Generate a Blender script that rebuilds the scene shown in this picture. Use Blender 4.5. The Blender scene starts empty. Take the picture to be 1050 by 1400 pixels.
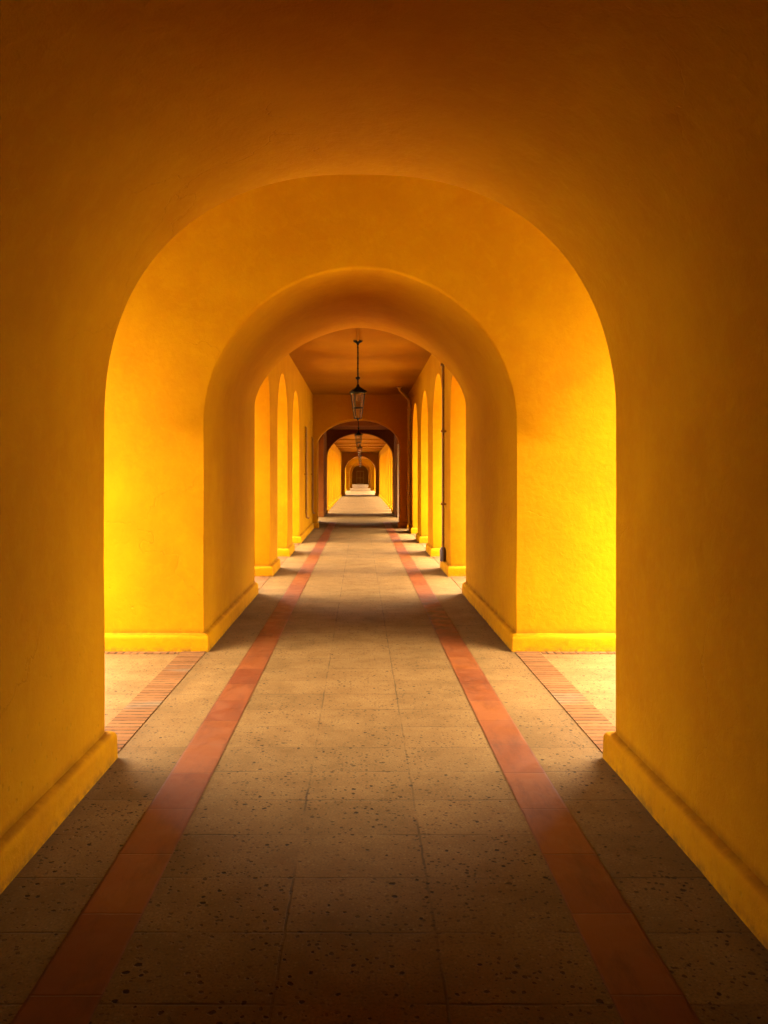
import bpy, bmesh, math, random
from mathutils import Vector, noise

S = bpy.context.scene
COL = S.collection
R = math.radians
random.seed(7)

# ---------------------------------------------------------------- camera
cam_d = bpy.data.cameras.new("camera")
cam = bpy.data.objects.new("camera", cam_d)
COL.objects.link(cam)
cam.location = (0.0, 0.0, 1.6)
cam.rotation_euler = (R(90), 0, 0)
cam_d.sensor_width = 36
cam_d.sensor_fit = 'AUTO'
cam_d.lens = 1110 / 1400 * 36
cam_d.shift_x = 32.5 / 1400
cam_d.shift_y = -51 / 1400
cam_d.clip_start = 0.05
cam_d.clip_end = 3000
S.camera = cam

# ---------------------------------------------------------------- sky + sun + exposure
SUN_EL, SUN_AZ = 85, 100          # azimuth measured clockwise from +Y (the way the camera looks)
world = bpy.data.worlds.new("World")
S.world = world
world.use_nodes = True
nt = world.node_tree
bg = nt.nodes["Background"]
sky = nt.nodes.new("ShaderNodeTexSky")
sky.sky_type = 'NISHITA'
sky.sun_disc = False
sky.sun_elevation = R(SUN_EL)
sky.sun_rotation = R(SUN_AZ)
sky.air_density = 1.0
sky.dust_density = 6.0
sky.ozone_density = 0.6
hs = nt.nodes.new("ShaderNodeHueSaturation")
hs.inputs["Saturation"].default_value = 0.05
nt.links.new(sky.outputs[0], hs.inputs["Color"])
# overcast: the cloud layer is brightest overhead and dim towards the horizon
tc = nt.nodes.new("ShaderNodeTexCoord")
sx = nt.nodes.new("ShaderNodeSeparateXYZ")
nt.links.new(tc.outputs["Generated"], sx.inputs[0])
mr = nt.nodes.new("ShaderNodeMapRange")
mr.interpolation_type = 'SMOOTHSTEP'
mr.inputs["From Min"].default_value = 0.05
mr.inputs["From Max"].default_value = 0.80
mr.inputs["To Min"].default_value = 0.22
mr.inputs["To Max"].default_value = 1.9
nt.links.new(sx.outputs[2], mr.inputs["Value"])
mx = nt.nodes.new("ShaderNodeMix")
mx.data_type = 'RGBA'; mx.blend_type = 'MULTIPLY'
mx.inputs["Factor"].default_value = 1.0
nt.links.new(hs.outputs[0], mx.inputs["A"])
tint = nt.nodes.new("ShaderNodeMix")        # warm, hazy cloud light
tint.data_type = 'RGBA'; tint.blend_type = 'MULTIPLY'
tint.inputs["Factor"].default_value = 1.0
nt.links.new(mr.outputs[0], tint.inputs["A"])
tint.inputs["B"].default_value = (1.0, 0.95, 0.80, 1)
nt.links.new(tint.outputs["Result"], mx.inputs["B"])
nt.links.new(mx.outputs["Result"], bg.inputs[0])
bg.inputs[1].default_value = 0.15

sun_d = bpy.data.lights.new("sun", 'SUN')
sun_d.energy = 0.5
sun_d.angle = R(12)
sun_d.color = (1.0, 0.93, 0.82)
sun = bpy.data.objects.new("sun", sun_d)
COL.objects.link(sun)
sd = Vector((math.sin(R(SUN_AZ)) * math.cos(R(SUN_EL)), math.cos(R(SUN_AZ)) * math.cos(R(SUN_EL)), math.sin(R(SUN_EL))))
sun.rotation_euler = sd.to_track_quat('Z', 'Y').to_euler()
sun.location = (12, -6, 20)

S.view_settings.view_transform = 'Standard'
S.view_settings.look = 'None'
S.view_settings.gamma = 1
S.view_settings.exposure = 5.66

S.render.engine = 'CYCLES'
S.cycles.max_bounces = 14
S.cycles.diffuse_bounces = 12
S.cycles.glossy_bounces = 4
S.cycles.transmission_bounces = 6
S.cycles.transparent_max_bounces = 8
S.cycles.caustics_reflective = False
S.cycles.caustics_refractive = False
S.cycles.use_denoising = True

# ---------------------------------------------------------------- materials
class N:
    """small node builder"""
    def __init__(self, name):
        self.m = bpy.data.materials.new(name)
        self.m.use_nodes = True
        self.t = self.m.node_tree
        self.b = self.t.nodes["Principled BSDF"]
        geo = self.t.nodes.new("ShaderNodeNewGeometry")
        self.pos = geo.outputs["Position"]
    def node(self, kind, **kw):
        n = self.t.nodes.new(kind)
        for k, v in kw.items():
            setattr(n, k, v)
        return n
    def set(self, sock, v):
        if hasattr(v, "is_output") or isinstance(v, bpy.types.NodeSocket):
            self.t.links.new(v, sock)
        else:
            sock.default_value = v
    def mapping(self, scale, loc=(0, 0, 0)):
        n = self.node("ShaderNodeMapping")
        self.set(n.inputs[0], self.pos)
        n.inputs["Scale"].default_value = scale
        n.inputs["Location"].default_value = loc
        return n.outputs[0]
    def noise(self, scale, detail=4, rough=0.55, vec=None, dist=0.0):
        n = self.node("ShaderNodeTexNoise")
        self.set(n.inputs["Vector"], vec or self.pos)
        n.inputs["Scale"].default_value = scale
        n.inputs["Detail"].default_value = detail
        n.inputs["Roughness"].default_value = rough
        n.inputs["Distortion"].default_value = dist
        return n.outputs["Fac"]
    def voronoi(self, scale, vec=None, feature='F1', rnd=1.0):
        n = self.node("ShaderNodeTexVoronoi", feature=feature)
        self.set(n.inputs["Vector"], vec or self.pos)
        n.inputs["Scale"].default_value = scale
        n.inputs["Randomness"].default_value = rnd
        return n
    def ramp(self, fac, a, b, ca=0.0, cb=1.0, smooth=False):
        n = self.node("ShaderNodeMapRange")
        if smooth:
            n.interpolation_type = 'SMOOTHSTEP'
        self.set(n.inputs["Value"], fac)
        n.inputs["From Min"].default_value = a
        n.inputs["From Max"].default_value = b
        n.inputs["To Min"].default_value = ca
        n.inputs["To Max"].default_value = cb
        return n.outputs["Result"]
    def math(self, op, a, b=0.0, c=0.0):
        n = self.node("ShaderNodeMath", operation=op)
        self.set(n.inputs[0], a)
        self.set(n.inputs[1], b)
        self.set(n.inputs[2], c)
        return n.outputs[0]
    def mix(self, fac, a, b, blend='MIX'):
        n = self.node("ShaderNodeMix", data_type='RGBA', blend_type=blend)
        self.set(n.inputs["Factor"], fac)
        self.set(n.inputs["A"], a if isinstance(a, bpy.types.NodeSocket) else (*a, 1))
        self.set(n.inputs["B"], b if isinstance(b, bpy.types.NodeSocket) else (*b, 1))
        return n.outputs["Result"]
    def xyz(self, vec=None):
        n = self.node("ShaderNodeSeparateXYZ")
        self.set(n.inputs[0], vec or self.pos)
        return n.outputs
    def bump(self, height, strength, dist=0.01):
        n = self.node("ShaderNodeBump")
        self.set(n.inputs["Height"], height)
        n.inputs["Strength"].default_value = strength
        n.inputs["Distance"].default_value = dist
        self.t.links.new(n.outputs[0], self.b.inputs["Normal"])
    def done(self, color, rough=0.8, spec=0.3):
        self.set(self.b.inputs["Base Color"], color if isinstance(color, bpy.types.NodeSocket) else (*color, 1))
        self.set(self.b.inputs["Roughness"], rough)
        self.b.inputs["Specular IOR Level"].default_value = spec
        return self.m

def plaster(name, base, dark, light):
    n = N(name)
    big = n.noise(1.3, 5, 0.6)
    streak = n.noise(1.0, 5, 0.6, n.mapping((5.0, 5.0, 0.55)))
    trowel = n.noise(9.0, 6, 0.65, dist=0.6)
    fine = n.noise(85.0, 4, 0.7)
    c = n.mix(n.ramp(big, 0.35, 0.7), dark, base)
    c = n.mix(n.ramp(streak, 0.50, 0.74, 0, 0.45), c, dark)
    c = n.mix(n.ramp(trowel, 0.48, 0.70, 0, 0.35), c, light)
    c = n.mix(n.ramp(fine, 0.50, 0.72, 0, 0.4), c, dark)
    z = n.xyz()[2]
    low = n.math('MULTIPLY', n.ramp(z, 0.0, 0.32, 1, 0, True), n.ramp(n.noise(7.0, 5, 0.7), 0.47, 0.68))
    c = n.mix(n.math('MULTIPLY', low, 0.42), c, (0.17, 0.066, 0.002))
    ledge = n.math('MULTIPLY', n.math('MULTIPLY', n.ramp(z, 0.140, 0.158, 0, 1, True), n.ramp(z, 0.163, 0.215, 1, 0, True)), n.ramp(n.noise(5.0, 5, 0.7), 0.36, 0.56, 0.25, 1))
    c = n.mix(n.math('MULTIPLY', ledge, 0.6), c, (0.13, 0.042, 0.0015))  # dark line above the plinth: crease shadow and grime painted into the colour
    splash = n.math('MULTIPLY', n.ramp(z, 0.0, 0.06, 1, 0, True), n.ramp(n.noise(18.0, 5, 0.7), 0.42, 0.6))
    c = n.mix(n.math('MULTIPLY', splash, 0.7), c, (0.10, 0.045, 0.008))
    # scuffs and knocks at foot height, hairline cracks, a few patched spots
    spot = n.voronoi(14.0, n.mapping((1, 1, 1), (2.2, 5.1, 0.7)))
    sc = n.node("ShaderNodeSeparateColor"); n.set(sc.inputs[0], spot.outputs["Color"])
    knock = n.math('MULTIPLY', n.math('GREATER_THAN', sc.outputs[0], 0.80), n.ramp(n.math('ADD', spot.outputs["Distance"], n.math('MULTIPLY', n.noise(45.0), 0.25)), 0.20, 0.30, 1, 0, True))
    knock = n.math('MULTIPLY', knock, n.ramp(z, 0.15, 1.3, 1, 0.05, True))
    c = n.mix(n.math('MULTIPLY', knock, 0.45), c, (0.22, 0.10, 0.004))
    warpn = n.node("ShaderNodeTexNoise"); n.set(warpn.inputs["Vector"], n.pos); warpn.inputs["Scale"].default_value = 3.0; warpn.inputs["Detail"].default_value = 6
    wsc = n.node("ShaderNodeVectorMath", operation='SCALE'); n.set(wsc.inputs[0], warpn.outputs["Color"]); wsc.inputs["Scale"].default_value = 0.5
    wad = n.node("ShaderNodeVectorMath", operation='ADD'); n.set(wad.inputs[0], n.pos); n.set(wad.inputs[1], wsc.outputs[0])
    ck = n.voronoi(0.75, wad.outputs[0], 'DISTANCE_TO_EDGE')
    crack = n.math('MULTIPLY', n.ramp(ck.outputs["Distance"], 0.0, 0.0045, 1, 0), n.ramp(n.noise(0.8, 3), 0.52, 0.62))
    c = n.mix(n.math('MULTIPLY', crack, 0.16), c, (0.15, 0.055, 0.001))
    h = n.math('ADD', n.math('MULTIPLY', n.noise(16.0, 6, 0.6, dist=0.4), 1.0), n.math('SUBTRACT', n.math('MULTIPLY', fine, 0.30), n.math('ADD', n.math('MULTIPLY', knock, 0.5), n.math('MULTIPLY', crack, 0.6))))
    n.bump(h, 0.5, 0.012)
    return n.done(c, 0.88, 0.04)

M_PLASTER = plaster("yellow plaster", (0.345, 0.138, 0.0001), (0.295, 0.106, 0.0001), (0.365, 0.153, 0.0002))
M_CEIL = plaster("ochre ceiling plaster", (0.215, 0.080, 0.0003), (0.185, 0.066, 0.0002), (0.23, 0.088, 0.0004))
M_MAROON_SHADE = plaster("plaster in dark maroon shade", (0.125, 0.030, 0.003), (0.10, 0.022, 0.002), (0.14, 0.036, 0.004))  # the archway's dark reddish shade is put into this plaster colour
M_PALE = plaster("pale plaster", (0.21, 0.115, 0.05), (0.18, 0.095, 0.04), (0.24, 0.135, 0.06))

def grid_line(n, coord, period, offset, width, wob):
    """1 on a joint line, 0 elsewhere"""
    a = n.math('ADD', coord, wob)
    f = n.math('FRACT', n.math('DIVIDE', n.math('SUBTRACT', a, offset), period))
    d = n.math('MULTIPLY', n.math('MINIMUM', f, n.math('SUBTRACT', 1.0, f)), period)
    return n.ramp(d, width * 0.35, width, 1, 0, True)

def terrazzo():
    n = N("terrazzo paving")
    x, y, z = n.xyz()
    wob = n.math('MULTIPLY', n.math('SUBTRACT', n.noise(5.0, 3), 0.5), 0.02)
    rows = grid_line(n, y, 0.385, 2.837, 0.0075, wob)
    cols = n.math('MULTIPLY', grid_line(n, x, 0.527, -0.265, 0.007, wob), n.ramp(n.math('ABSOLUTE', x), 0.68, 0.72, 1, 0))
    joint = n.math('MAXIMUM', rows, cols)
    worn = n.ramp(n.noise(2.3, 4, 0.6), 0.42, 0.62, 0.08, 0.9)
    joint = n.math('MULTIPLY', joint, worn)
    # tone of each slab
    row_i = n.math('FLOOR', n.math('DIVIDE', n.math('SUBTRACT', y, 2.837), 0.385))
    col_i = n.math('FLOOR', n.math('DIVIDE', n.math('ADD', x, 0.265), 0.527))
    cmb = n.node("ShaderNodeCombineXYZ")
    n.set(cmb.inputs[0], row_i); n.set(cmb.inputs[1], col_i)
    wn = n.node("ShaderNodeTexWhiteNoise"); n.set(wn.inputs["Vector"], cmb.outputs[0])
    tone = n.ramp(wn.outputs["Value"], 0, 1, 0.90, 1.08)
    # pits and chips
    sq = n.mapping((1.0, 1.0, 0.0))
    warp = n.node("ShaderNodeTexNoise"); n.set(warp.inputs["Vector"], sq); warp.inputs["Scale"].default_value = 40
    wv = n.node("ShaderNodeVectorMath", operation='SCALE'); n.set(wv.inputs[0], warp.outputs["Color"]); wv.inputs["Scale"].default_value = 0.02
    av = n.node("ShaderNodeVectorMath", operation='ADD'); n.set(av.inputs[0], sq); n.set(av.inputs[1], wv.outputs[0])
    def pits(scale, keep, r0, r1, vec):
        v = n.voronoi(scale, vec)
        hsv = n.node("ShaderNodeSeparateColor"); n.set(hsv.inputs[0], v.outputs["Color"])
        on = n.math('GREATER_THAN', hsv.outputs[0], keep)
        rad = n.ramp(hsv.outputs[1], 0, 1, r0, r1)
        return n.math('MULTIPLY', on, n.ramp(n.math('SUBTRACT', v.outputs["Distance"], rad), -0.04, 0.05, 1, 0, True))
    dens = n.ramp(n.noise(1.7, 4, 0.65, sq), 0.36, 0.58, 0.3, 1.0)
    p_big = pits(21.0, 0.34, 0.06, 0.22, av.outputs[0])
    p_mid = n.math('MULTIPLY', pits(40.0, 0.30, 0.12, 0.34, av.outputs[0]), dens)
    p_fine = n.math('MULTIPLY', pits(95.0, 0.40, 0.12, 0.32, av.outputs[0]), 0.6)
    p_lite = n.math('MULTIPLY', pits(55.0, 0.6, 0.15, 0.32, n.mapping((1, 1, 0), (3.3, 1.7, 0))), 0.18)
    mott = n.noise(3.0, 8, 0.72)
    c = n.mix(n.ramp(mott, 0.3, 0.7), (0.098, 0.044, 0.0105), (0.144, 0.071, 0.020))
    grit = n.noise(95.0, 2, 0.5)
    c = n.mix(n.ramp(grit, 0.44, 0.62, 0, 0.75), c, (0.085, 0.046, 0.013))
    c = n.mix(p_lite, c, (0.23, 0.145, 0.06))
    cc = n.node("ShaderNodeCombineColor")
    for i in range(3): n.set(cc.inputs[i], tone)
    c = n.mix(1.0, c, cc.outputs[0], 'MULTIPLY')
    c = n.mix(p_fine, c, (0.055, 0.028, 0.008))
    c = n.mix(n.math('MULTIPLY', p_mid, 0.85), c, (0.028, 0.013, 0.004))
    c = n.mix(n.math('MULTIPLY', n.math('MULTIPLY', p_big, n.ramp(n.noise(2.6, 3, 0.6, sq), 0.35, 0.5, 0.25, 1.0)), 0.9), c, (0.010, 0.004, 0.0015))
    # trodden dirt in broad irregular patches
    c = n.mix(n.ramp(n.noise(0.9, 6, 0.7, dist=0.8), 0.50, 0.72, 0, 0.5), c, (0.055, 0.026, 0.006))
    # grime along the walls
    edge = n.math('MULTIPLY', n.ramp(n.math('ABSOLUTE', x), 1.22, 1.40, 0, 1, True), n.ramp(n.noise(6.0, 5, 0.7), 0.35, 0.65))
    edge = n.math('MULTIPLY', edge, n.math('LESS_THAN', n.math('ABSOLUTE', x), 1.425))
    c = n.mix(n.math('MULTIPLY', edge, 0.55), c, (0.045, 0.023, 0.007))
    c = n.mix(n.math('MULTIPLY', joint, 0.8), c, (0.035, 0.018, 0.006))
    h = n.math('SUBTRACT', n.math('MULTIPLY', n.noise(30.0, 5, 0.6), 0.25), n.math('ADD', n.math('MULTIPLY', joint, 0.8), n.math('ADD', p_big, n.math('MULTIPLY', p_mid, 0.6))))
    n.bump(h, 0.5, 0.006)
    return n.done(c, n.ramp(mott, 0.3, 0.7, 0.85, 0.7), 0.05)

def red_tile():
    n = N("red floor tile")
    x, y, z = n.xyz()
    wob = n.math('MULTIPLY', n.math('SUBTRACT', n.noise(7.0, 3), 0.5), 0.012)
    joint = grid_line(n, y, 0.463, 4.342, 0.006, wob)
    row_i = n.math('FLOOR', n.math('DIVIDE', n.math('SUBTRACT', y, 4.342), 0.463))
    cmb = n.node("ShaderNodeCombineXYZ")
    n.set(cmb.inputs[0], row_i); n.set(cmb.inputs[1], n.math('GREATER_THAN', x, 0.0))
    wn = n.node("ShaderNodeTexWhiteNoise"); n.set(wn.inputs["Vector"], cmb.outputs[0])
    c = n.mix(wn.outputs["Value"], (0.080, 0.0150, 0.0022), (0.130, 0.033, 0.0048))
    m = n.noise(6.0, 6, 0.65, dist=0.5)
    c = n.mix(n.ramp(m, 0.48, 0.75, 0, 0.5), c, (0.148, 0.046, 0.010))
    c = n.mix(n.ramp(n.noise(60.0, 4, 0.6), 0.55, 0.75, 0, 0.4), c, (0.10, 0.026, 0.005))
    # worn, blackened stretch of the right-hand band under the second archway
    sx = n.math('GREATER_THAN', x, 0.5)
    sy = n.math('MULTIPLY', n.ramp(y, 7.5, 8.6, 0, 1, True), n.ramp(y, 9.9, 10.7, 1, 0, True))
    patch = n.ramp(n.noise(3.4, 7, 0.72), 0.44, 0.56)
    st = n.math('MULTIPLY', n.math('MULTIPLY', sx, sy), patch)
    c = n.mix(n.math('MULTIPLY', st, 0.9), c, (0.026, 0.014, 0.006))
    scuff = n.ramp(n.noise(2.0, 7, 0.75, n.mapping((4, 1, 1))), 0.48, 0.70, 0, 0.75)
    c = n.mix(scuff, c, (0.05, 0.012, 0.0025))
    ex = n.math('ABSOLUTE', n.math('SUBTRACT', n.math('ABSOLUTE', n.math('ADD', x, 0.012)), 0.891))
    rim = n.ramp(n.math('ADD', ex, wob), 0.104, 0.113, 0, 1)
    dirt = n.math('MAXIMUM', joint, rim)
    c = n.mix(n.math('MULTIPLY', dirt, 0.4), c, (0.04, 0.014, 0.004))
    n.bump(n.math('SUBTRACT', n.math('MULTIPLY', m, 0.3), dirt), 0.4, 0.004)
    return n.done(c, n.ramp(m, 0.3, 0.7, 0.5, 0.7), 0.12)

def brick(name, axis):
    n = N(name)
    co = n.xyz()[axis]
    wob = n.math('MULTIPLY', n.math('SUBTRACT', n.noise(12.0, 3), 0.5), 0.012)
    joint = grid_line(n, co, 0.0665, 0.01, 0.015, wob)
    idx = n.math('FLOOR', n.math('DIVIDE', n.math('SUBTRACT', co, 0.01), 0.0665))
    wn = n.node("ShaderNodeTexWhiteNoise", noise_dimensions='1D'); n.set(wn.inputs["W"], idx)
    c = n.mix(wn.outputs["Value"], (0.085, 0.030, 0.007), (0.130, 0.052, 0.014))
    c = n.mix(n.ramp(n.noise(2.4, 4, 0.6, n.mapping((0.2, 1, 1))), 0.58, 0.66), c, (0.10, 0.062, 0.03))
    c = n.mix(n.ramp(n.noise(70.0, 4, 0.6), 0.5, 0.75, 0, 0.45), c, (0.075, 0.028, 0.009))
    joint = n.math('MULTIPLY', joint, n.ramp(n.noise(9.0, 4, 0.7), 0.35, 0.6, 0.15, 1.0))
    c = n.mix(n.math('MULTIPLY', joint, 0.9), c, (0.032, 0.014, 0.004))
    n.bump(n.math('SUBTRACT', n.math('MULTIPLY', n.noise(50.0), 0.3), joint), 0.8, 0.006)
    return n.done(c, 0.9, 0.05)

M_FLOOR = terrazzo()
M_RED = red_tile()
M_BRICK_Y = brick("brick threshold", 1)
M_BRICK_X = brick("brick edging", 0)

def simple(name, c1, c2, scale, rough, spec=0.3, metal=0.0, bump=0.2):
    n = N(name)
    f = n.noise(scale, 5, 0.6)
    n.bump(n.noise(scale * 3, 4), bump, 0.004)
    n.b.inputs["Metallic"].default_value = metal
    return n.done(n.mix(n.ramp(f, 0.35, 0.65), c1, c2), rough, spec)

M_IRON = simple("black lantern iron", (0.0025, 0.0014, 0.001), (0.006, 0.003, 0.0015), 30, 0.6, 0.06, 0.0)
M_PIPE_OLD = simple("brown pipe paint", (0.15, 0.056, 0.0006), (0.20, 0.076, 0.0006), 18, 0.55)
M_PIPE = simple("ochre pipe paint", (0.30, 0.14, 0.002), (0.36, 0.17, 0.002), 14, 0.55)
M_GREY = simple("grey metal", (0.09, 0.06, 0.05), (0.13, 0.09, 0.07), 20, 0.6, 0.1)
M_GROUND = simple("outside paving", (0.10, 0.085, 0.06), (0.14, 0.12, 0.085), 1.2, 0.9)
M_LAWN = simple("lawn", (0.045, 0.075, 0.018), (0.08, 0.11, 0.03), 2.0, 0.95)
M_WOOD = simple("weathered door wood", (0.26, 0.125, 0.012), (0.32, 0.16, 0.018), 3, 0.7)
g = N("lantern glass")
g.b.inputs["Transmission Weight"].default_value = 0.35
g.b.inputs["Alpha"].default_value = 0.30
M_GLASS = g.done(g.mix(g.ramp(g.noise(5.0), 0.3, 0.7), (0.20, 0.10, 0.025), (0.24, 0.13, 0.035)), 0.4, 0.15)

# ---------------------------------------------------------------- helpers
def link(name, bm, mat, parent=None, sharp=32, smooth=True, loc=None):
    bmesh.ops.recalc_face_normals(bm, faces=bm.faces[:])
    me = bpy.data.meshes.new(name)
    bm.to_mesh(me)
    bm.free()
    if smooth:
        me.polygons.foreach_set("use_smooth", [True] * len(me.polygons))
        me.set_sharp_from_angle(angle=R(sharp))
    me.materials.append(mat)
    o = bpy.data.objects.new(name, me)
    COL.objects.link(o)
    if loc: o.location = loc
    if parent: o.parent = parent
    return o

def tag(o, label=None, cat=None, group=None, kind=None):
    if label: o["label"] = label
    if cat: o["category"] = cat
    if group: o["group"] = group
    if kind: o["kind"] = kind
    return o

def thing(name, label, cat, loc=(0, 0, 0), group=None):
    o = bpy.data.objects.new(name, None)
    o.empty_display_size = 0.2
    COL.objects.link(o)
    o.location = loc
    return tag(o, label, cat, group)

def keep_world(part, root):
    """part built in world coordinates under a root that stands elsewhere"""
    part.location = Vector(part.location) - Vector(root.location)

def add_box(bm, x0, x1, y0, y1, z0, z1):
    vs = [bm.verts.new((x, y, z)) for x in (x0, x1) for y in (y0, y1) for z in (z0, z1)]
    for f in ((0, 1, 3, 2), (4, 6, 7, 5), (0, 4, 5, 1), (2, 3, 7, 6), (0, 2, 6, 4), (1, 5, 7, 3)):
        bm.faces.new([vs[i] for i in f])

def box_bm(*a, bevel=0.0):
    bm = bmesh.new()
    add_box(bm, *a)
    if bevel:
        bmesh.ops.bevel(bm, geom=bm.edges[:], offset=bevel, segments=2, affect='EDGES')
    return bm

def sheet_bm(x0, x1, y0, y1, z):
    bm = bmesh.new()
    bm.faces.new([bm.verts.new(p) for p in ((x0, y0, z), (x1, y0, z), (x1, y1, z), (x0, y1, z))])
    return bm

def tube(bm, pts, r, seg=10):
    rings = []
    pts = [Vector(p) for p in pts]
    for i, p in enumerate(pts):
        d = (pts[min(i + 1, len(pts) - 1)] - pts[max(i - 1, 0)]).normalized()
        up = Vector((0, 0, 1)) if abs(d.z) < 0.9 else Vector((0, 1, 0))
        a = d.cross(up).normalized(); b = d.cross(a)
        rr = r[i] if isinstance(r, (list, tuple)) else r
        rings.append([bm.verts.new(p + rr * (math.cos(t) * a + math.sin(t) * b)) for t in [k * 2 * math.pi / seg for k in range(seg)]])
    for i in range(len(rings) - 1):
        for k in range(seg):
            bm.faces.new((rings[i][k], rings[i][(k + 1) % seg], rings[i + 1][(k + 1) % seg], rings[i + 1][k]))
    bm.faces.new(rings[0][::-1]); bm.faces.new(rings[-1])

def wob(p, amt=0.007):
    v = noise.noise_vector(Vector(p) * 0.9)
    w = noise.noise_vector(Vector(p) * 3.1 + Vector((9, 4, 1)))
    return v * amt + w * amt * 0.4

# profile of a passage: left jamb, arch, right jamb; returns (x, z, lift) where lift is 0 at floor .. 1 at crown
NJ, NA = 10, 56
def profile(hwl, hwr, spring, rise, n, off=0.0):
    pts = []
    for i in range(NJ):
        pts.append((-hwl - off * 0.15, spring * i / NJ, 0.0))
    for i in range(NA + 1):
        t = math.pi * (1 - i / NA)
        c, s = math.cos(t), math.sin(t)
        x = math.copysign(abs(c) ** (2 / n), c)
        z = abs(s) ** (2 / n)
        o = off * (0.15 + 0.85 * s)
        hw = hwl if x < 0 else hwr
        pts.append((x * (hw + o), spring + z * (rise + o), s))
    for i in range(NJ - 1, -1, -1):
        pts.append((hwr + off * 0.15, spring * i / NJ, 0.0))
    return pts

def rect_point(i, n_pts, W, H, spring, p):
    if i < NJ: return (-W, p[1])
    if i >= n_pts - NJ: return (W, p[1])
    t = math.pi * (1 - (i - NJ) / NA)
    c, s = math.cos(t), math.sin(t)
    k = min(W / abs(c) if abs(c) > 1e-6 else 1e9, (H - spring) / s if s > 1e-6 else 1e9)
    x, z = c * k, spring + s * k
    return (max(-W, min(W, x)), min(H, z))

def archway_bm(sec0, sec1, y0, y1, W, H, r0=0.03, r1=0.03, n_mid=14, amp=0.008):
    """solid block with a vaulted passage; sec = (hw_left, hw_right, spring, rise, exponent); r = rounding of the two rims"""
    bm = bmesh.new()
    L = y1 - y0
    ys = []
    for k in range(7):
        a = math.pi / 2 * k / 6
        ys.append((r0 * (1 - math.cos(a)) if k < 6 else r0, r0 * (1 - math.sin(a))))
    for k in range(1, n_mid):
        ys.append((r0 + (L - r0 - r1) * k / n_mid, 0.0))
    for k in range(6, -1, -1):
        a = math.pi / 2 * k / 6
        ys.append((L - (r1 * (1 - math.cos(a)) if k < 6 else r1), r1 * (1 - math.sin(a))))
    ringsv = []
    for d, off in ys:
        f = d / L
        f = f * f * (3 - 2 * f)
        s = [a + (b - a) * f for a, b in zip(sec0, sec1)]
        ring = []
        for (x, z, lift) in profile(*s, off=off):
            p = Vector((x, y0 + d, z))
            q = wob(p, amp)
            if z <= 0: q.z = 0
            edge = min(1.0, min(d, L - d) / 0.05)
            q.y *= 0.5
            ring.append(bm.verts.new(p + q))
        ringsv.append(ring)
    np_ = len(ringsv[0])
    for i in range(len(ringsv) - 1):
        for k in range(np_ - 1):
            bm.faces.new((ringsv[i][k], ringsv[i][k + 1], ringsv[i + 1][k + 1], ringsv[i + 1][k]))
    outer = []
    for ring, sec, yy in ((ringsv[0], sec0, y0), (ringsv[-1], sec1, y1)):
        pr = profile(*sec)
        op = [rect_point(k, np_, W, H, sec[2], pr[k]) for k in range(np_)]
        for cx in (-W, W):     # make sure both top corners exist
            kk = min(range(np_), key=lambda k: (op[k][0] - cx) ** 2 + (op[k][1] - H) ** 2)
            op[kk] = (cx, H)
        mids = []
        for j in range(1, 4):
            mids.append([bm.verts.new((ring[k].co.x + (op[k][0] - ring[k].co.x) * j / 4,
                                       ring[k].co.y + (yy - ring[k].co.y) * j / 4,
                                       ring[k].co.z + (op[k][1] - ring[k].co.z) * j / 4)) for k in range(np_)])
        mids.append([bm.verts.new((x, yy, z)) for x, z in op])
        prev = ring
        for m in mids:
            for k in range(np_ - 1):
                bm.faces.new((prev[k], prev[k + 1], m[k + 1], m[k]))
            prev = m
        outer.append(prev)
    for k in range(np_ - 1):
        bm.faces.new((outer[0][k], outer[0][k + 1], outer[1][k + 1], outer[1][k]))
    return bm

PLINTH = [(-0.03, 0.165), (0.006, 0.163), (0.022, 0.156), (0.036, 0.146), (0.044, 0.130), (0.046, 0.11), (0.047, 0.05), (0.049, -0.01)]
def plinth_bm(path, closed=False, scale=1.0):
    """painted base moulding swept along a floor path; it grows to the RIGHT of the walking direction"""
    bm = bmesh.new()
    P = [Vector((p[0], p[1])) for p in path]
    # subdivide long legs so the moulding can wander like hand-laid plaster
    Q = []
    cnt = len(P)
    for i in range(cnt if closed else cnt - 1):
        a, b = P[i], P[(i + 1) % cnt]
        k = max(1, int((b - a).length / 0.25))
        for j in range(k): Q.append(a + (b - a) * j / k)
    if not closed: Q.append(P[-1])
    rings = []
    m = len(Q)
    for i, p in enumerate(Q):
        pa = Q[i - 1] if (i > 0 or closed) else None
        pb = Q[(i + 1) % m] if (i < m - 1 or closed) else None
        d0 = (p - pa).normalized() if pa is not None else (pb - p).normalized()
        d1 = (pb - p).normalized() if pb is not None else d0
        n0, n1 = Vector((d0.y, -d0.x)), Vector((d1.y, -d1.x))
        nn = (n0 + n1).normalized()
        nn = nn / max(0.35, nn.dot(n0))
        w = 1 + 0.16 * noise.noise(Vector((p.x * 2.2, p.y * 2.2, 3.0)))
        hz = 1 + 0.07 * noise.noise(Vector((p.x * 1.7, p.y * 1.7, 8.0)))
        rings.append([bm.verts.new((p.x + nn.x * d * w * scale, p.y + nn.y * d * w * scale, z * hz if z > 0 else z)) for d, z in PLINTH])
    for i in range(m if closed else m - 1):
        a, b = rings[i], rings[(i + 1) % m]
        for k in range(len(PLINTH) - 1):
            bm.faces.new((a[k], a[k + 1], b[k + 1], b[k]))
    if not closed:
        bm.faces.new(rings[0]); bm.faces.new(rings[-1])
    return bm

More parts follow.
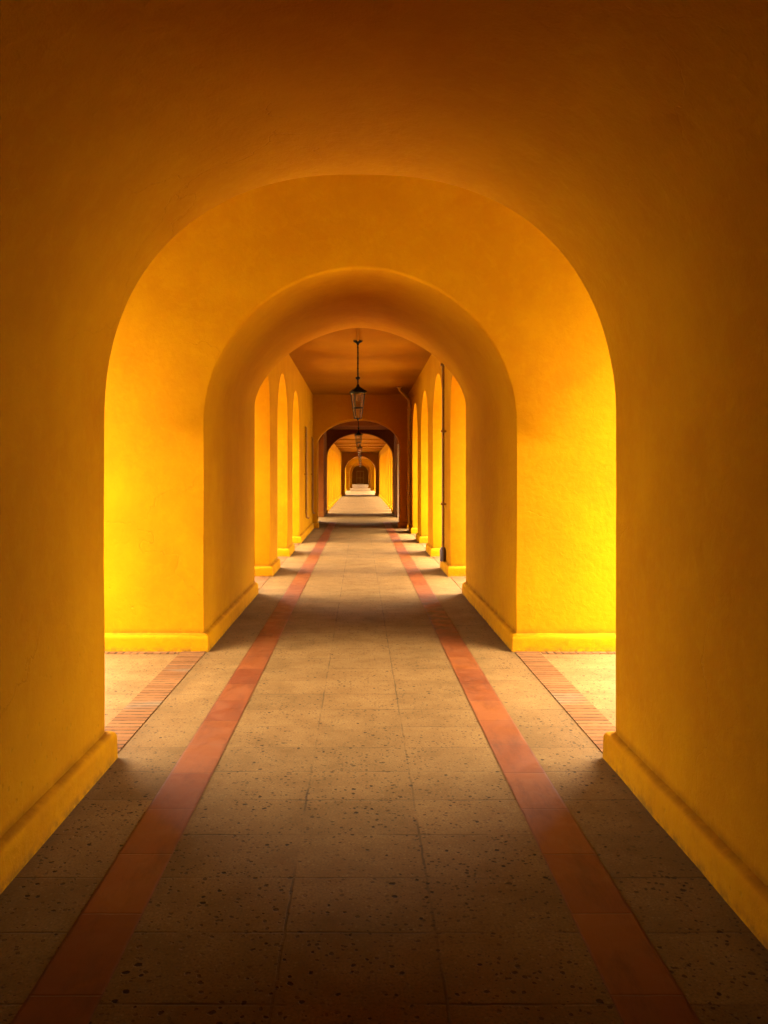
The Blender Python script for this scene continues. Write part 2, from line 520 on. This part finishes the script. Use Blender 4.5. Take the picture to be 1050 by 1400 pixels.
def pier_bm(yA, y0, y1, yB, sprA, sprB, H, x0, x1, bev=0.03):
    """piece of an arcaded wall from one arch crown (yA) over a pier y0..y1 to the next crown (yB).
    yA == y0 or yB == y1 means the wall just ends there."""
    bm = bmesh.new()
    pts = []          # (y, z, soft)   outline, counter-clockwise seen from +X
    NS = 14
    pts.append((yA, H, 0))
    if yA < y0:
        r = y0 - yA
        for i in range(NS + 1):
            t = math.pi / 2 * (1 - i / NS)
            pts.append((y0 - r + r * math.cos(t), sprA + r * math.sin(t), 1))
        for k in range(1, 6): pts.append((y0, sprA * (1 - k / 5), 1))
    else:
        pts.append((y0, 0.0, 0))
    if yB > y1:
        r = yB - y1
        for k in range(6): pts.append((y1, sprB * k / 5, 1))
        for i in range(1, NS + 1):
            t = math.pi / 2 * i / NS
            pts.append((y1 + r - r * math.cos(t), sprB + r * math.sin(t), 1))
    else:
        pts.append((y1, 0.0, 0))
    pts.append((yB, H, 0))
    n = len(pts)
    def vert(x, p):
        v = Vector((x, p[0], p[1]))
        if p[2] and p[1] > 0:
            w = wob(v, 0.005); v += Vector((0, w.y, w.z))
        return bm.verts.new(v)
    A = [vert(x0, p) for p in pts]
    B = [vert(x1, p) for p in pts]
    fa = bm.faces.new(A); fb = bm.faces.new(B[::-1])
    for i in range(n):
        j = (i + 1) % n
        bm.faces.new((A[i], B[i], B[j], A[j]))
    if bev:
        sel = []
        for ring in (A, B):
            for i in range(n - 1):
                if pts[i][2] and pts[i + 1][2] and not (pts[i][1] <= 0 and pts[i + 1][1] <= 0):
                    e = bm.edges.get((ring[i], ring[i + 1]))
                    if e: sel.append(e)
        bmesh.ops.bevel(bm, geom=sel, offset=bev, segments=3, affect='EDGES', profile=0.5)
    bmesh.ops.triangulate(bm, faces=[f for f in bm.faces if len(f.verts) > 4])
    return bm

# ---------------------------------------------------------------- the setting
Z_F = 0.0
ground = link("ground", sheet_bm(-1500, 1500, -1500, 1500, -0.06), M_LAWN); tag(ground, kind="structure")
walk = link("pavement", sheet_bm(-16, 16, -20, 150, -0.02), M_GROUND); tag(walk, kind="structure")
floor = link("floor", sheet_bm(-3.6, 3.6, -8, 140, 0.0), M_FLOOR); tag(floor, kind="structure")
HW = 1.42

def band(x0, x1, label):
    bm = sheet_bm(x0, x1, -8, 27.6, 0.004)
    o = link("tile_band", bm, M_RED)
    tag(o, label, "tile band", "bands of red tile along the floor")
band(-1.017, -0.789, "left of the two red tile bands in the floor, evenly coloured, without black wear")
band(0.765, 0.993, "right of the two red tile bands in the floor, blackened under the bright archway")

def threshold(x0, x1, y0, y1, label, group, mat=None):
    o = link("brick_strip", box_bm(x0, x1, y0, y1, -0.03, 0.006, bevel=0.0), mat or M_BRICK_Y)
    tag(o, label, "brick paving", group)

# ---------------------------------------------------------------- archways (solid blocks with a vaulted passage)
def archway(name, label, sec0, sec1, y0, y1, W, H, r0, r1, mat=None, sides=(1, 1), amp=0.008, front=True, back=True, n_mid=14):
    root = thing(name, label, "archway", (0, y0, 0))
    o = link("vaulted_wall", archway_bm(sec0, sec1, y0, y1, W, H, r0, r1, n_mid, amp), mat or M_PLASTER, root, sharp=40)
    keep_world(o, root)
    for s in (-1, 1):
        a0 = sec0[0] if s < 0 else sec0[1]
        a1 = sec1[0] if s < 0 else sec1[1]
        path = [(s * a0, y0), (s * a1, y1)]
        if front: path.insert(0, (s * W, y0))
        if back: path.append((s * W, y1))
        if s > 0: path = path[::-1]
        b = link("base_moulding", plinth_bm(path), M_PLASTER, root, sharp=50)
        keep_world(b, root)
    return root

# 1 the dark passage the camera looks out of
near = archway("vaulted_passage", "nearest and darkest vaulted passage of orange plaster, framing the whole view",
               (HW, HW, 1.85, 1.41, 2.3), (HW, HW, 1.85, 1.41, 2.3), -5.0, 4.54, 3.15, 5.0, 0.03, 0.07, front=False, n_mid=40)
back_blocker = link("end_wall", box_bm(-3.15, 3.15, -5.3, -5.002, 0, 5.0), M_PLASTER, near); keep_world(back_blocker, near)  # unseen wall added behind the camera to keep the passage dark

# 2 the bright archway beyond the first cross opening
archway("archway", "bright yellow archway with thick rounded rim, straight ahead beyond the nearest cross opening",
        (HW, HW, 2.06, 1.41, 1.95), (HW, HW, 2.5, 1.065, 1.75), 7.37, 10.9, 3.15, 5.0, 0.035, 0.03)

# 3 and 4: the pair of archways in the middle distance
def flat_passage(root, y0, y1, hw, zc, W=2.65, H=4.6, mat=M_PLASTER):
    """closed side walls and a flat soffit joined to an arched wall"""
    for x0, x1 in ((-W, -hw), (hw, W)):
        o = link("side_wall", box_bm(x0, x1, y0, y1, 0.0, H), mat, root); keep_world(o, root)
    o = link("soffit", box_bm(-hw, hw, y0, y1, zc, H - 0.01), mat, root); keep_world(o, root)
t1 = archway("archway", "flattened dark brown archway behind the largest hanging lantern, closing the first arcade",
             (1.30, 1.18, 2.45, 0.79, 2.0), (1.30, 1.18, 2.45, 0.79, 2.0), 24.3, 24.75, 2.65, 4.6, 0.05, 0.03, n_mid=5, back=False)
flat_passage(t1, 24.752, 27.6, 1.42, 3.75)
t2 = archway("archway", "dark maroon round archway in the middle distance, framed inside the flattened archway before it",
             (1.38, 1.36, 2.25, 1.05, 2.0), (1.38, 1.36, 2.25, 1.05, 2.0), 33.35, 33.8, 2.65, 4.6, 0.04, 0.03, mat=M_MAROON_SHADE, n_mid=5, front=False)
flat_passage(t2, 30.6, 33.348, 1.385, 3.45, mat=M_MAROON_SHADE)
pl = link("jamb_strip", box_bm(1.39, 1.9, 30.55, 30.598, 0.0, 2.75, bevel=0.01), M_PALE, t2); keep_world(pl, t2)  # paler plaster strip laid over the right jamb face
pl["label"] = "pale strip of plaster at the right jamb"

# 5.. the small ones far down the walk
archway("archway", "small far archway with reddish rim at the end of the long striped arcade",
        (1.20, 1.20, 1.85, 1.17, 2.0), (1.20, 1.20, 1.85, 1.17, 2.0), 62.3, 64.6, 2.9, 4.2, 0.03, 0.03, n_mid=6)
archway("archway", "tiny archway framed within the small far archway with reddish rim",
        (1.08, 1.08, 1.8, 1.05, 2.0), (1.08, 1.08, 1.8, 1.05, 2.0), 82.0, 84.4, 2.9, 4.2, 0.03, 0.03, n_mid=6)
archway("archway", "tiniest and farthest archway, just in front of the dim end of the walk",
        (1.0, 1.0, 1.8, 0.97, 2.0), (1.0, 1.0, 1.8, 0.97, 2.0), 97.5, 100.4, 2.9, 4.2, 0.03, 0.03, n_mid=6)

# ---------------------------------------------------------------- cross openings between two archways
def crossing(label, y0, y1, zc, apex_r, spring, W=2.9, T=0.45, mat=None):
    root = thing("cross_passage", label, "passage", (0, y0, 0))
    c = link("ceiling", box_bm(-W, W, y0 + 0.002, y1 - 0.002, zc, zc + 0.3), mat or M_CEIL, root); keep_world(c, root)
    ym = (y0 + y1) / 2
    for s in (-1, 1):
        xa, xb = (s * (W - T), s * W) if s > 0 else (s * W, s * (W - T))
        bm = bmesh.new()
        for (yA, ya, yb, yB) in ((y0 + 0.002, y0 + 0.002, ym - apex_r, ym), (ym, ym + apex_r, y1 - 0.002, y1 - 0.002)):
            t = pier_bm(yA, ya, yb, yB, spring, spring, zc, xa, xb)
            me = bpy.data.meshes.new("tmp"); t.to_mesh(me); t.free(); bm.from_mesh(me); bpy.data.meshes.remove(me)
        o = link("side_arch", bm, M_PLASTER, root); keep_world(o, root)
    return root
crossing("nearest cross passage, open to daylight on both sides, in front of the bright archway", 4.54, 7.37, 4.75, 1.385, 2.35, W=3.15, T=0.25)
crossing("cross passage with pale light on its floor, between the two archways in the middle distance", 27.6, 30.6, 3.95, 1.25, 1.45, W=2.65)

# ---------------------------------------------------------------- arcades
def arcade(name, label, y0, y1, zc, left, right, spring, T=0.95, H=None, rib=None):
    """left/right: list of (opening start, opening end)"""
    H = H or zc
    root = thing(name, label, "arcade", (0, y0, 0))
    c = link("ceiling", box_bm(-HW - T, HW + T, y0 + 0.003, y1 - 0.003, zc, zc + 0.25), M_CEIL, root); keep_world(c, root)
    if rib:
        y = y0 + rib
        while y < y1 - 0.5:
            b = link("ceiling_rib", box_bm(-HW, HW, y - 0.08, y + 0.08, zc - 0.05, zc + 0.02, bevel=0.012), M_CEIL, root); keep_world(b, root)
            y += rib
    cache = {}
    for s, ops in ((-1, left), (1, right)):
        xa, xb = (HW, HW + T) if s > 0 else (-HW - T, -HW)
        cr = [(a + b) / 2 for a, b in ops]
        rad = [(b - a) / 2 for a, b in ops]
        top = spring + max(rad)
        edges = [y0 + 0.002] + [v for o in ops for v in o] + [y1 - 0.002]
        for k in range(len(ops) + 1):
            a, b = edges[2 * k], edges[2 * k + 1]
            if k == 0: yA = a
            else: yA = cr[k - 1]
            yB = b if k == len(ops) else cr[k]
            if b - a < 0.05:
                # opening begins right at the archway: only the arch haunch remains
                a = yA = a - 0.0; b = a + 0.02
            key = (s, round(a - yA, 3), round(b - a, 3), round(yB - b, 3), round(rad[k - 1] if k else 0, 2), round(rad[k] if k < len(ops) else 0, 2))
            if key in cache:
                src, src_base, ya0 = cache[key]
                o = src.copy(); COL.objects.link(o); o.parent = root
                o.location = Vector(src.location) + Vector((0, a - ya0, 0))
                if src_base:
                    ob = src_base.copy(); COL.objects.link(ob); ob.parent = o
                continue
            bm = pier_bm(yA - a, 0.0, b - a, yB - a, spring, spring, H, xa, xb)
            o = link("pier", bm, M_PLASTER, root, loc=(0, a - y0, 0))
            ob = None
            if b - a > 0.1:
                path = [(xa, 0), (xa, b - a), (xb, b - a), (xb, 0)]
                if k == 0 or k == len(ops):      # butts against an archway: only the free sides
                    path = [(xa, 0.05 if k == 0 else 0), (xa, b - a - (0.05 if k == len(ops) else 0)), (xb, b - a - (0.05 if k == len(ops) else 0)), (xb, 0.05 if k == 0 else 0)]
                ob = link("base_moulding", plinth_bm(path[::-1], closed=True, scale=0.9), M_PLASTER, o, sharp=50)
            cache[key] = (o, ob, a)
    return root

A1_R = [(10.95, 12.78), (13.95, 15.86), (17.02, 18.93), (20.09, 22.0), (23.15, 24.0)]
A1_L = [(10.95, 12.78), (13.95, 15.86), (17.02, 18.93)]
arcade("arcade", "first arcade beyond the bright archway, with tall arched openings and the largest lantern",
       10.9, 24.3, 4.0, A1_L, A1_R, 2.5)
P2 = 2.375
ops2 = [(33.95 + k * P2, 33.95 + k * P2 + 1.5) for k in range(11)]
arcade("arcade", "long arcade seen through the dark maroon archway, striped by many narrow openings",
       33.8, 62.3, 3.3, ops2, ops2, 2.2, T=0.7, rib=4.75)
ops3 = [(64.9 + k * 3.4, 67.1 + k * 3.4) for k in range(5)]
arcade("arcade", "small third arcade just behind the far archway with reddish rim", 64.6, 82.0, 3.2, ops3, ops3, 1.95, T=0.45)
ops4 = [(84.8 + k * 4.2, 87.0 + k * 4.2) for k in range(3)]
arcade("arcade", "fourth arcade, only a few pixels of bright piers between the tiny archways", 84.4, 97.5, 3.2, ops4, ops4, 1.95, T=0.45)
ops5 = [(101.0 + k * 5.8, 103.2 + k * 5.8) for k in range(6)]
arcade("arcade", "last arcade, farthest bright piers leading to the dim end of the walk", 100.4, 136.0, 3.2, ops5, ops5, 1.95, T=0.45)
ew = thing("end_wall", "dim brown wall closing the far end of the walk", "wall", (0, 136, 0))
o = link("wall", box_bm(-2.9, 2.9, 136.0, 136.4, 0, 4.2), M_CEIL, ew); keep_world(o, ew)
bm = box_bm(-0.62, 0.62, 135.93, 135.998, 0.0, 2.25, bevel=0.01)
d = link("door", bm, M_WOOD, ew); keep_world(d, ew)
bm = bmesh.new()
for x0, x1 in ((-0.52, -0.04), (0.04, 0.52)):
    for z0, z1 in ((0.2, 1.0), (1.12, 2.1)):
        add_box(bm, x0, x1, 135.90, 135.928, z0, z1)
dp_ = link("door_panel", bm, M_CEIL, d); dp_.location = (0, 0, 0)

# ---------------------------------------------------------------- brick strips in the openings
side_w = {-1: "left", 1: "right"}
for s in (-1, 1):
    a, b = sorted((s * 1.392, s * 1.612))
    threshold(a, b, 4.60, 7.32, ["", "terracotta brick strip across the right cross opening, with two greyed patches", "evenly red brick strip across the left cross opening beside the terrazzo"][s], "brick strips across the cross opening")
    a, b = sorted((s * 1.63, s * 2.9))
    threshold(a, b, 7.235, 7.318, "thin brick edging at the foot of the bright archway, on the %s" % side_w[s], "brick edgings at the foot of the bright archway", M_BRICK_X)
    for i, (p, q) in enumerate(A1_L if s < 0 else A1_R[:4]):
        a, b = sorted((s * 1.41, s * 2.37))
        threshold(a, b, p + 0.05, q - 0.05, "pink brick threshold in the %s opening of the first arcade, %s side" % (["nearest", "second", "third", "fourth"][i], side_w[s]), "brick thresholds of the first arcade")

# ---------------------------------------------------------------- hanging lanterns
def make_lantern(label, rod_top=0.9):
    root = thing("hanging_lantern", label, "lantern", (0, 0, 0), "lanterns hanging along the walk")
    rot = R(17)
    def sq(bm, w, z):
        return [bm.verts.new((math.cos(rot + k * math.pi / 2 + math.pi / 4) * w * 0.7071, math.sin(rot + k * math.pi / 2 + math.pi / 4) * w * 0.7071, z)) for k in range(4)]
    # origin: the ceiling, z downwards negative
    bm = bmesh.new()
    tube(bm, [(0, 0, 0), (0, 0, -0.012), (0, 0, -0.03), (0, 0, -0.055), (0, 0, -0.085)], [0.028, 0.088, 0.080, 0.036, 0.018], 16)
    for k in range(8):
        t = k * math.pi / 4
        tube(bm, [(0.07 * math.cos(t), 0.07 * math.sin(t), -0.03), (0.095 * math.cos(t), 0.095 * math.sin(t), -0.004)], [0.014, 0.006], 6)
    link("canopy", bm, M_IRON, root)
    bm = bmesh.new()
    tube(bm, [(0, 0, -0.07), (0, 0, -rod_top)], 0.0155, 10)
    for k in range(7):
        zz = -0.12 - k * (rod_top - 0.2) / 7
        tube(bm, [(0, 0, zz), (0, 0, zz - 0.02)], 0.019, 8)
    link("rod", bm, M_IRON, root)
    z0 = -rod_top
    bm = bmesh.new()
    tube(bm, [(0, 0, z0 + 0.21), (0, 0, z0 + 0.195), (0, 0, z0 + 0.175), (0, 0, z0 + 0.15)], [0.02, 0.052, 0.046, 0.016], 14)
    link("knob", bm, M_IRON, root)
    bm = bmesh.new()
    lev = [sq(bm, w, z) for w, z in ((0.035, z0 + 0.075), (0.06, z0 + 0.03), (0.15, z0 - 0.005), (0.285, z0 - 0.052), (0.29, z0 - 0.068), (0.245, z0 - 0.070))]
    for a, b in zip(lev, lev[1:]):
        for k in range(4): bm.faces.new((a[k], a[(k + 1) % 4], b[(k + 1) % 4], b[k]))
    bm.faces.new(lev[0]); bm.faces.new(lev[-1][::-1])
    link("cap", bm, M_IRON, root, sharp=20)
    def corner(w, z, k):
        return Vector((math.cos(rot + k * math.pi / 2 + math.pi / 4) * w * 0.7071, math.sin(rot + k * math.pi / 2 + math.pi / 4) * w * 0.7071, z))
    lv = [(0.235, z0 - 0.07), (0.165, z0 - 0.345), (0.118, z0 - 0.535)]
    bm = bmesh.new()
    for k in range(4):
        tube(bm, [corner(w, z, k) for w, z in lv], [0.0105, 0.0095, 0.008], 6)
        for (w, z), r in zip(lv, (0.010, 0.011, 0.008)):
            tube(bm, [corner(w, z, k), corner(w, z, k + 1)], r, 6)
    tube(bm, [(0, 0, lv[2][1] + 0.004), (0, 0, lv[2][1] - 0.02), (0, 0, lv[2][1] - 0.045)], [0.03, 0.02, 0.006], 8)
    link("frame", bm, M_IRON, root)
    bm = bmesh.new()
    rings = [[bm.verts.new(corner(w - 0.012, z, k)) for k in range(4)] for w, z in lv]
    for a, b in zip(rings, rings[1:]):
        for k in range(4): bm.faces.new((a[k], a[(k + 1) % 4], b[(k + 1) % 4], b[k]))
    link("glass", bm, M_GLASS, root, smooth=False)
    bm = bmesh.new()
    tube(bm, [(0, 0, z0 - 0.07), (0, 0, z0 - 0.12)], 0.02, 8)
    tube(bm, [(0, 0, z0 - 0.12), (0, 0, z0 - 0.15), (0, 0, z0 - 0.2), (0, 0, z0 - 0.225)], [0.018, 0.034, 0.034, 0.01], 12)
    link("bulb", bm, M_GLASS, root)
    root.scale = (0.87, 0.87, 1.0)
    return root

L1 = make_lantern("largest and nearest iron lantern, on a long rod under the first arcade's ceiling", 0.86)
L1.location = (-0.042, 14.5, 4.0)
L2 = make_lantern("small black lantern on a short rod in front of the dark maroon round archway", 0.86)
L2.location = (-0.06, 29.1, 3.95)
L3 = make_lantern("third lantern in the row, seen inside the dark maroon archway under the striped ceiling", 0.24)
L3.location = (-0.03, 42.0, 3.3)
def copy_tree(src, loc, label):
    r = src.copy(); COL.objects.link(r); r.location = loc; r["label"] = label
    for ch in src.children:
        c = ch.copy(); COL.objects.link(c); c.parent = r
    return r
for loc, label in (((-0.03, 58.5, 3.3), "fourth lantern in the row, just in front of the far archway with reddish rim"),
                   ((0.0, 74.0, 3.2), "fifth lantern, a speck framed by the far archway with reddish rim"),
                   ((0.02, 92.0, 3.2), "farthest lantern, the smallest speck near the end of the walk")):
    copy_tree(L3, loc, label)

# ---------------------------------------------------------------- pipes
bm = bmesh.new(); tube(bm, [(-0.042, 10.95, 3.982), (-0.042, 14.4, 3.982)], 0.016, 8)
tag(link("conduit", bm, M_CEIL), "thin ochre conduit on the ceiling leading to the largest lantern", "conduit")

dp = thing("drainpipe", "dark drainpipe down the nearest right pier of the first arcade, with grey foot", "pipe", (1.37, 13.42, 0))
bm = bmesh.new(); tube(bm, [(0, 0, 0.30), (0, 0, 2.0), (0, 0, 4.0)], 0.022, 10); link("pipe", bm, M_PIPE_OLD, dp)
bm = bmesh.new(); tube(bm, [(-0.005, 0, 0.17), (-0.005, 0, 0.20), (-0.005, 0, 0.36), (-0.005, 0, 0.40)], [0.05, 0.052, 0.05, 0.037], 12); link("foot", bm, M_GREY, dp)
for z in (1.1, 2.3, 3.4):
    link("bracket", box_bm(-0.042, 0.05, -0.05, 0.05, z, z + 0.035, bevel=0.006), M_PIPE_OLD, dp)

dp = thing("drainpipe", "ochre drainpipe with slanting elbow under the ceiling, in the right corner by the flattened archway", "pipe", (1.36, 22.6, 0))
bm = bmesh.new(); tube(bm, [(0, 0, 0.2), (0, 0, 1.9), (0, 0, 3.64), (-0.02, -0.02, 3.70), (-0.30, -0.45, 3.94), (-0.31, -0.46, 4.0)], 0.042, 12); link("pipe", bm, M_PIPE, dp)
bm = bmesh.new(); tube(bm, [(-0.31, -0.46, 4.0), (-0.31, -0.46, 3.975)], 0.085, 14); link("flange", bm, M_PIPE_OLD, dp)
for z in (0.9, 2.3, 3.4):
    link("bracket", box_bm(-0.048, 0.06, -0.06, 0.06, z, z + 0.04, bevel=0.006), M_PIPE, dp)

for y, zt, zb, lab in ((20.6, 2.82, 0.52, "thin dark conduit on the solid left wall, nearer and longer of the two"),
                       (23.4, 2.68, 0.50, "thin dark conduit on the solid left wall, farther one beside the flattened archway")):
    bm = bmesh.new()
    tube(bm, [(-1.40, y, zt), (-1.37, y, zt - 0.03), (-1.37, y, zb + 0.1), (-1.36, y + 0.02, zb), (-1.31, y + 0.05, zb - 0.02)], 0.024, 8)
    cr = thing("wall_conduit", lab, "conduit", (0, 0, 0), "dark conduits on the left wall")
    link("pipe", bm, M_PIPE_OLD, cr)
    link("clip", box_bm(-1.42, -1.338, y - 0.04, y + 0.04, 1.6, 1.63, bevel=0.004), M_PIPE_OLD, cr)
